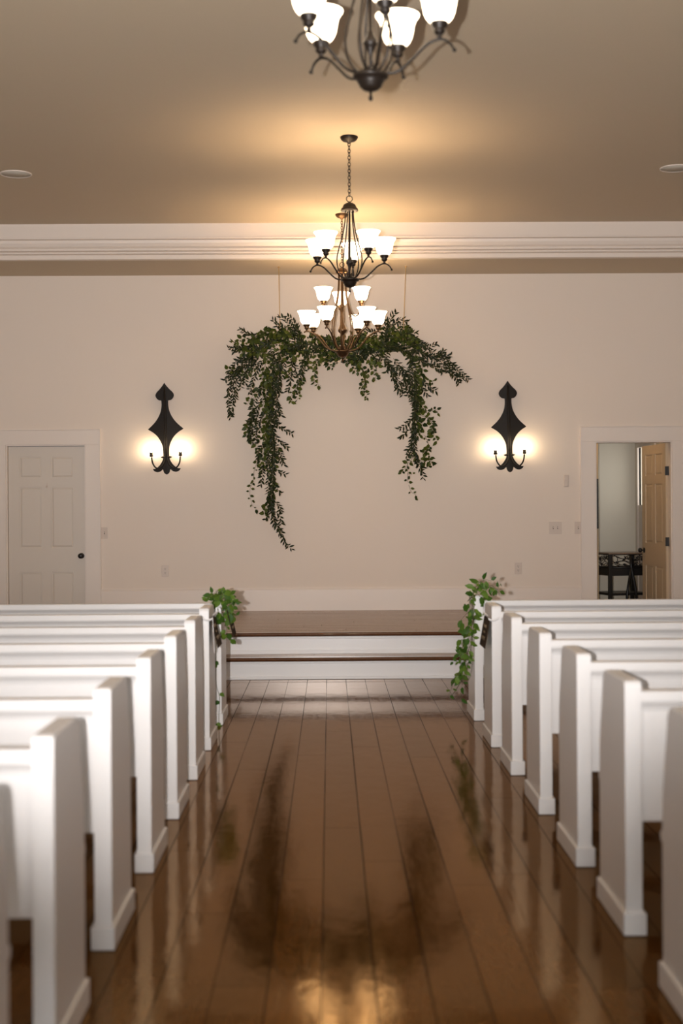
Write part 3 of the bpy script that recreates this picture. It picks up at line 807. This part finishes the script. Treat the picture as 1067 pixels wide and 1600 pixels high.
R((426, 724), (434, 736), (445, 741)); R((426, 752), (434, 764), (440, 772)); R((430, 800), (438, 806), (440, 822)); R((428, 782), (436, 790), (440, 800)); R((430, 625), (436, 640), (440, 652))
R((412, 600), (400, 620), (393, 640), (391, 660)); Sm((410, 605), (396, 618), (386, 632)); R((408, 625), (396, 650), (389, 680), (398, 692)); R((414, 640), (402, 665), (398, 690)); R((404, 640), (394, 668), (388, 690))
Sm((412, 660), (400, 680), (404, 710), (410, 735)); Sm((396, 655), (387, 660), (383, 663)); Sm((400, 640), (390, 658), (386, 672), (389, 684))
Sm((404, 700), (402, 722), (398, 735), (395, 748), (390, 768), (393, 780), (396, 791), (403, 797))
Sm((418, 730), (408, 740), (402, 735)); Sm((408, 790), (413, 800), (418, 812)); R((418, 690), (408, 700), (403, 716)); R((420, 720), (412, 730), (410, 742), (406, 760))
# small hangers left of centre
R((440, 560), (436, 580), (434, 600), (437, 616)); R((446, 560), (440, 585), (436, 606)); R((460, 555), (455, 580), (452, 598), (449, 612))
R((470, 560), (470, 580), (466, 592), (470, 604)); Sm((455, 560), (450, 578), (444, 588)); Sm((475, 560), (476, 580), (472, 592), (479, 597)); Sm((468, 590), (462, 605), (456, 618), (454, 627)); Sm((462, 604), (466, 613), (464, 624))
R((480, 560), (474, 572), (470, 586)); Sm((497, 566), (492, 580), (491, 592), (496, 599), (501, 602)); Sm((486, 556), (480, 568), (484, 576)); R((452, 560), (462, 576), (456, 590))
Sm((510, 560), (514, 570), (520, 573)); Sm((520, 560), (526, 568)); R((505, 560), (512, 568)); Sm((545, 560), (540, 566))
# centre right hanger
Sm((556, 558), (560, 572), (569, 582), (578, 583)); Sm((574, 562), (582, 570), (586, 582), (587, 596)); Sm((560, 560), (568, 578), (571, 592), (564, 604), (571, 614), (573, 623)); Sm((572, 590), (566, 600), (569, 612)); Sm((564, 560), (555, 568), (552, 575), (559, 580)); R((556, 556), (551, 563), (547, 568))
R((585, 556), (590, 564), (592, 570))
# right top
R((602, 540), (606, 514), (613, 496), (618, 489)); R((598, 545), (602, 512), (600, 500)); R((606, 530), (616, 506), (626, 499), (636, 503)); R((610, 520), (606, 504), (602, 500))
R((612, 530), (622, 512), (630, 504)); Sm((612, 530), (625, 516), (638, 510), (645, 515)); Sm((620, 530), (634, 520), (645, 524), (648, 534)); Sm((618, 520), (630, 512), (636, 524))
# right arm
R((640, 540), (660, 538), (676, 549), (692, 558), (703, 555)); R((645, 545), (668, 556), (688, 562), (705, 575), (716, 590), (722, 592)); R((650, 548), (675, 560), (693, 576), (708, 584), (718, 598))
R((655, 545), (668, 542), (680, 538), (685, 538)); R((660, 552), (682, 556), (692, 548)); R((690, 562), (706, 572), (720, 580), (731, 595)); R((650, 560), (668, 568), (684, 576), (692, 582)); R((690, 568), (702, 580), (716, 592)); R((680, 552), (690, 554), (700, 564), (712, 574)); R((640, 545), (655, 560), (672, 572))
# right inner sprays
R((590, 552), (604, 568), (612, 582), (614, 594)); R((602, 553), (612, 575), (622, 594), (632, 612)); R((615, 560), (626, 580), (636, 600), (640, 618)); R((606, 565), (616, 585), (620, 604), (630, 618)); R((622, 566), (634, 590), (645, 612), (644, 632))
R((600, 556), (606, 572), (603, 582)); R((628, 570), (634, 592), (622, 606), (620, 608)); R((636, 575), (642, 600), (640, 622))
# right drape
Sm((640, 550), (648, 575), (653, 600), (656, 625), (654, 645)); Sm((648, 552), (656, 580), (650, 610), (654, 635)); Sm((655, 555), (660, 580), (655, 600), (650, 622)); R((636, 550), (648, 590), (650, 630), (648, 670), (648, 700), (650, 720), (658, 736), (662, 748))
R((640, 560), (644, 600), (650, 640), (646, 676), (640, 700), (645, 712)); Sm((650, 600), (655, 630), (652, 650), (656, 668), (650, 684)); Sm((644, 640), (652, 656), (660, 662), (656, 680)); R((652, 620), (646, 650), (648, 680), (644, 700))
Sm((658, 585), (668, 594), (678, 597)); R((658, 595), (670, 604), (680, 611)); R((656, 600), (664, 612), (668, 620)); Sm((656, 628), (668, 641), (680, 638), (684, 645)); Sm((662, 648), (674, 660), (676, 674), (684, 690)); Sm((658, 650), (672, 656), (677, 668), (671, 676))
Sm((664, 680), (669, 696), (665, 706), (672, 716), (677, 728)); Sm((664, 705), (659, 708), (671, 700)); R((648, 648), (640, 656), (632, 664), (623, 672)); R((647, 674), (638, 672), (631, 680), (627, 684)); R((648, 692), (640, 700), (636, 706)); R((646, 702), (640, 710), (636, 712))
R((648, 706), (654, 722), (660, 732)); Sm((650, 712), (660, 722), (671, 720), (675, 726)); Sm((648, 715), (640, 720), (634, 730), (627, 738)); Sm((636, 724), (637, 740), (643, 741)); Sm((637, 740), (636, 752), (640, 754)); Sm((638, 758), (643, 768), (648, 774), (648, 778))
gi = 0
for lst, kind, L, W, st in ((RUS, 'ruscus', .050, .0195, .0150), (SMI, 'smilax', .050, .036, .0165)):
    for st_pts in lst:
        gi += 1
        r = random.Random(100+gi)
        base = r.uniform(-.07, .05)
        pts = []
        for i, (x, y) in enumerate(st_pts):
            pts.append(gp(x + r.uniform(-1.2, 1.2), y + r.uniform(-1.2, 1.2), base*(1-.4*i/len(st_pts)) + r.uniform(-.015, .015)))
        tail = kind == 'smilax' and len(st_pts) > 6 or (kind == 'smilax' and min(y for x, y in st_pts) > 720)
        beam = len(st_pts) == 3 and all(505 < y < 575 for x, y in st_pts)
        vine(pts, kind, gi, st*(1.9 if tail else .78 if beam else 1), L*(.8 if tail else 1), W*(.8 if tail else 1)).build(kind+'_sprig', [M['stem'], M[kind]], gar, recalc=False)

# pew-end greenery
def bunch(name, label, cat, origin, strokes, L, W, step, seed, mats):
    t = thing(name, label, cat, origin)
    for i, (Y, pts) in enumerate(strokes):
        p3 = [P(x, y, Y + (0 if len(q) == 0 else q[0])) - origin for x, y, *q in pts]
        st = step*(4.2 if Y < 0 else 1)
        vine(p3, 'smilax', seed+i, step if len(pts) < 7 else step*1.1, L, W, .0018, jitter=.45).build('vine', mats, t, recalc=False)
    return t
yy = 9.12
o = P(344, 955, yy)
LB = []
for pts in (((342, 945), (334, 930), (326, 932), (321, 938)), ((342, 945), (346, 925), (349, 918)), ((344, 940), (356, 928), (365, 935), (368, 944)), ((340, 940), (338, 926), (346, 922)),
            ((345, 945), (355, 945), (362, 952), (365, 962)), ((344, 948), (350, 962), (360, 965), (372, 962)), ((348, 955), (352, 975), (356, 992), (361, 1000)),
            ((338, 948), (332, 938), (328, 946)), ((350, 940), (358, 932), (366, 938)), ((344, 932), (352, 928), (358, 930), (364, 950)), ((341, 952), (340, 960), (338, 968)), ((350, 950), (356, 960), (350, 970)), ((346, 938), (340, 932), (332, 936)),
            ((345, 945), (351, 936), (360, 940), (362, 948)), ((340, 950), (342, 962), (349, 968)), ((342, 940), (337, 928), (330, 930), (327, 938)), ((344, 935), (350, 924), (358, 926), (364, 934)), ((346, 938), (354, 934), (362, 944), (360, 956)), ((343, 942), (336, 938), (331, 944)), ((346, 950), (354, 950), (358, 958), (354, 966)), ((344, 930), (340, 922), (335, 926))):
    LB.append((yy-.03, pts))
tl = bunch('leaf_bunch', 'bright green leafy bunch tied on the end of the front left pew', 'greenery', o, LB, .052, .036, .020, 900, [M['stem'], M['pewleaf']])
# long bare runner with a few leaves
b = MB(); b.mi = 0
run = spline([P(x, y, yy-.05)-o for x, y in ((341, 985), (337, 1015), (337, 1040), (338, 1070), (343, 1090), (342, 1120), (344, 1150), (345, 1156))], 5)
b.tube(run, .0016, 5); b.mi = 1
r = random.Random(5)
for x, y, L, dx in ((337, 1034, .035, .6), (345, 1083, .04, .6), (341, 1096, .045, -.9), (343, 1130, .045, -.7), (343, 1134, .035, .7), (344, 1152, .035, .3), (337, 1040, .02, .5)):
    leaf(b, P(x-dx*3, y, yy-.05)-o, Vector((dx, -.3, -.35)), Vector((.1, -1, .4)), L, .032, .1)
b.build('trailing_runner', [M['stem'], M['pewleaf']], tl, recalc=False)

yy2 = 9.22
o = P(738, 960, yy2)
RB = []
for pts in (((730, 940), (742, 925), (750, 912), (758, 906), (768, 908)), ((736, 934), (744, 916), (752, 908), (742, 914)), ((742, 925), (758, 918), (768, 915), (776, 921), (782, 912)), ((752, 918), (764, 918), (776, 920), (780, 928)),
            ((732, 938), (742, 930), (752, 930), (758, 938)), ((734, 930), (734, 942), (740, 948), (742, 958)), ((744, 925), (752, 935), (758, 945)),
            ((742, 945), (738, 955), (739, 965), (738, 974)), ((738, 950), (732, 956), (724, 964), (718, 972)), ((742, 955), (744, 965), (741, 975)),
            ((740, 970), (734, 985), (728, 995), (720, 1000)), ((738, 975), (730, 984), (732, 995)), ((737, 985), (735, 1000), (724, 1002), (716, 1012)), ((736, 990), (738, 1002), (732, 1012)),
            ((728, 1000), (722, 1015), (718, 1030), (720, 1040)), ((734, 1010), (730, 1022), (728, 1036), (727, 1046)), ((736, 1015), (732, 1030), (722, 1036), (712, 1033), (704, 1032)),
            ((728, 1030), (724, 1045), (718, 1052), (708, 1058)), ((724, 1040), (718, 1055), (722, 1066)), ((718, 1050), (708, 1062), (706, 1074), (700, 1088)), ((722, 1060), (722, 1072)), ((740, 968), (736, 978), (738, 990)), ((722, 1085), (719, 1090)),
            ((730, 1000), (720, 1008), (718, 1018)), ((733, 1018), (722, 1022), (717, 1030))):
    dx = -.02
    RB.append((yy2-.03, pts))
tr = bunch('leaf_bunch', 'bright green vine draped over the end of the front right pew', 'greenery', o, RB, .058, .036, .024, 950, [M['stem'], M['pewleaf']])
b = MB(); b.tube(spline([P(x, y, yy2-.02)-o for x, y in ((746, 922), (738, 945), (740, 970), (737, 1000), (733, 1030), (726, 1055), (712, 1078), (702, 1092))], 5), .0022, 5)
b.build('main_stem', M['stem'], tr)
b = MB(); b.tube(spline([P(x, y, yy2-.03)-o for x, y in ((738, 1030), (736, 1050), (731, 1062), (725, 1040))], 5), .0014, 5); b.build('tendril', M['stem'], tr)

# ------------------------------------------------------------------ brown cards on pew ends
def card(label, x, y, z, side, lean, yawd=0, w=.275, h=.175):
    """hangs on the aisle side of a pew end; plane normal points to the aisle"""
    t = thing('reserved_card', label, 'sign', (x, y, z), 'dark cards hanging on pew ends')
    s = side   # +1: normal towards +X (left pews)
    th = .004
    b = MB(); b.box(0, th*s, 0, w, -h, 0, .001); c = b.build('card', M['card'], t)
    # pale lettering in three short lines
    b = MB(); r = random.Random(3)
    for j, (a, e, hh) in enumerate(((.27, .73, .020), (.40, .62, .010), (.22, .80, .022))):
        zz = -h*(.30+.2*j)
        n = 9; st = (e-a)*w/n
        pts = []
        for i in range(n*4+1):
            u = i/4
            yv = a*w + st*u + .004*math.sin(u*2*PI)
            pts.append(((th+.0006)*s, yv, zz + hh*.5*math.cos(u*2*PI)*(1 if r.random() > .12 else 1.5)))
        b.tube(pts, .0009, 4)
    b.build('lettering', M['ink'], c)
    rot = Matrix.Rotation(-s*math.radians(lean), 4, 'Y')
    t.rotation_euler = (0, -s*math.radians(lean), 0)
    return t
def ribbon(label, x, y, side, z0, drop, bow=True):
    """white satin band round a pew end with two tails hanging at the near edge"""
    t = thing('ribbon', label, 'ribbon', (x, y, 0), 'white satin ribbons on pew ends')
    s = side
    b = MB(); T = .054
    def strip(pts, wv):
        pts = [Vector(p) for p in spline(pts, 5)]
        A = [b.bm.verts.new(p+wv) for p in pts]; B = [b.bm.verts.new(p-wv) for p in pts]
        off = Vector((0, -.0012, 0))
        A2 = [b.bm.verts.new(p+wv+off) for p in pts]; B2 = [b.bm.verts.new(p-wv+off) for p in pts]
        for i in range(len(pts)-1):
            b._f((A[i], A[i+1], B[i+1], B[i]), True); b._f((A2[i], B2[i], B2[i+1], A2[i+1]), True)
            b._f((A[i], A2[i], A2[i+1], A[i+1]), True); b._f((B[i], B[i+1], B2[i+1], B2[i]), True)
    a = s*.012
    strip([(a+s*.02, .10, z0-.004), (a, .04, z0-.02), (a-s*.002, -.006, z0-.035), (a-s*.03, -.008, z0-.045), (a-s*.064, -.006, z0-.030)], Vector((0, .0, .006)))
    b.build('band', M['ribbon'], t)
    if drop:
        b = MB()
        strip([(a, .012, z0-.03), (a+s*.004, .0, z0-.03-drop*.4), (a+s*.010, .004, z0-.03-drop)], Vector((.001, .016, 0)))
        b.build('ribbon_tail', M['ribbon'], t)
    return t
card('brown card on the second left pew from the platform', LX[6]-.0058, LZ[6]+.02, .752, 1, 15)
card('brown card under the leafy bunch on the front left pew', LX[7]+.030, LZ[7]-.06, .738, 1, 13)
card('brown card on the second right pew from the platform', RX[5]+.0058, RZ[5]+.05, .735, -1, 10)
ribbon('white ribbon with tails on the second left pew from the platform', LX[6], LZ[6], 1, .79, .2)
ribbon('white ribbon on the second right pew from the platform', RX[5], RZ[5], -1, .775, 0)
ribbon('white ribbon on the front left pew', LX[7], LZ[7], 1, .80, .16)

# ------------------------------------------------------------------ lights
def light(name, kind, loc, energy, col, **kw):
    l = bpy.data.lights.new(name, kind); l.energy = energy; l.color = col
    for k, v in kw.items(): setattr(l, k, v)
    o = bpy.data.objects.new(name, l); COL.objects.link(o); o.location = loc
    return o
# the camera's own flash, tilted up a little
fl = light('camera_flash', 'SPOT', (-.15, -.02, HC+.01), 1850, (1, .975, .97), shadow_soft_size=.02, spot_size=math.radians(66), spot_blend=1.0)
fl.rotation_euler = (math.radians(90+15), 0, 0)
wd = bpy.data.worlds.new('world'); SC.world = wd; wd.use_nodes = True
wd.node_tree.nodes['Background'].inputs[0].default_value = (.5, .6, .7, 1); wd.node_tree.nodes['Background'].inputs[1].default_value = .3

SC.view_settings.view_transform = 'Standard'; SC.view_settings.look = 'None'
SC.view_settings.exposure = .52; SC.view_settings.gamma = 1; SC.view_settings.use_curve_mapping = False
SC.cycles.use_denoising = True
SC.cycles.max_bounces = 8; SC.cycles.diffuse_bounces = 4
SC.cycles.sample_clamp_indirect = 6
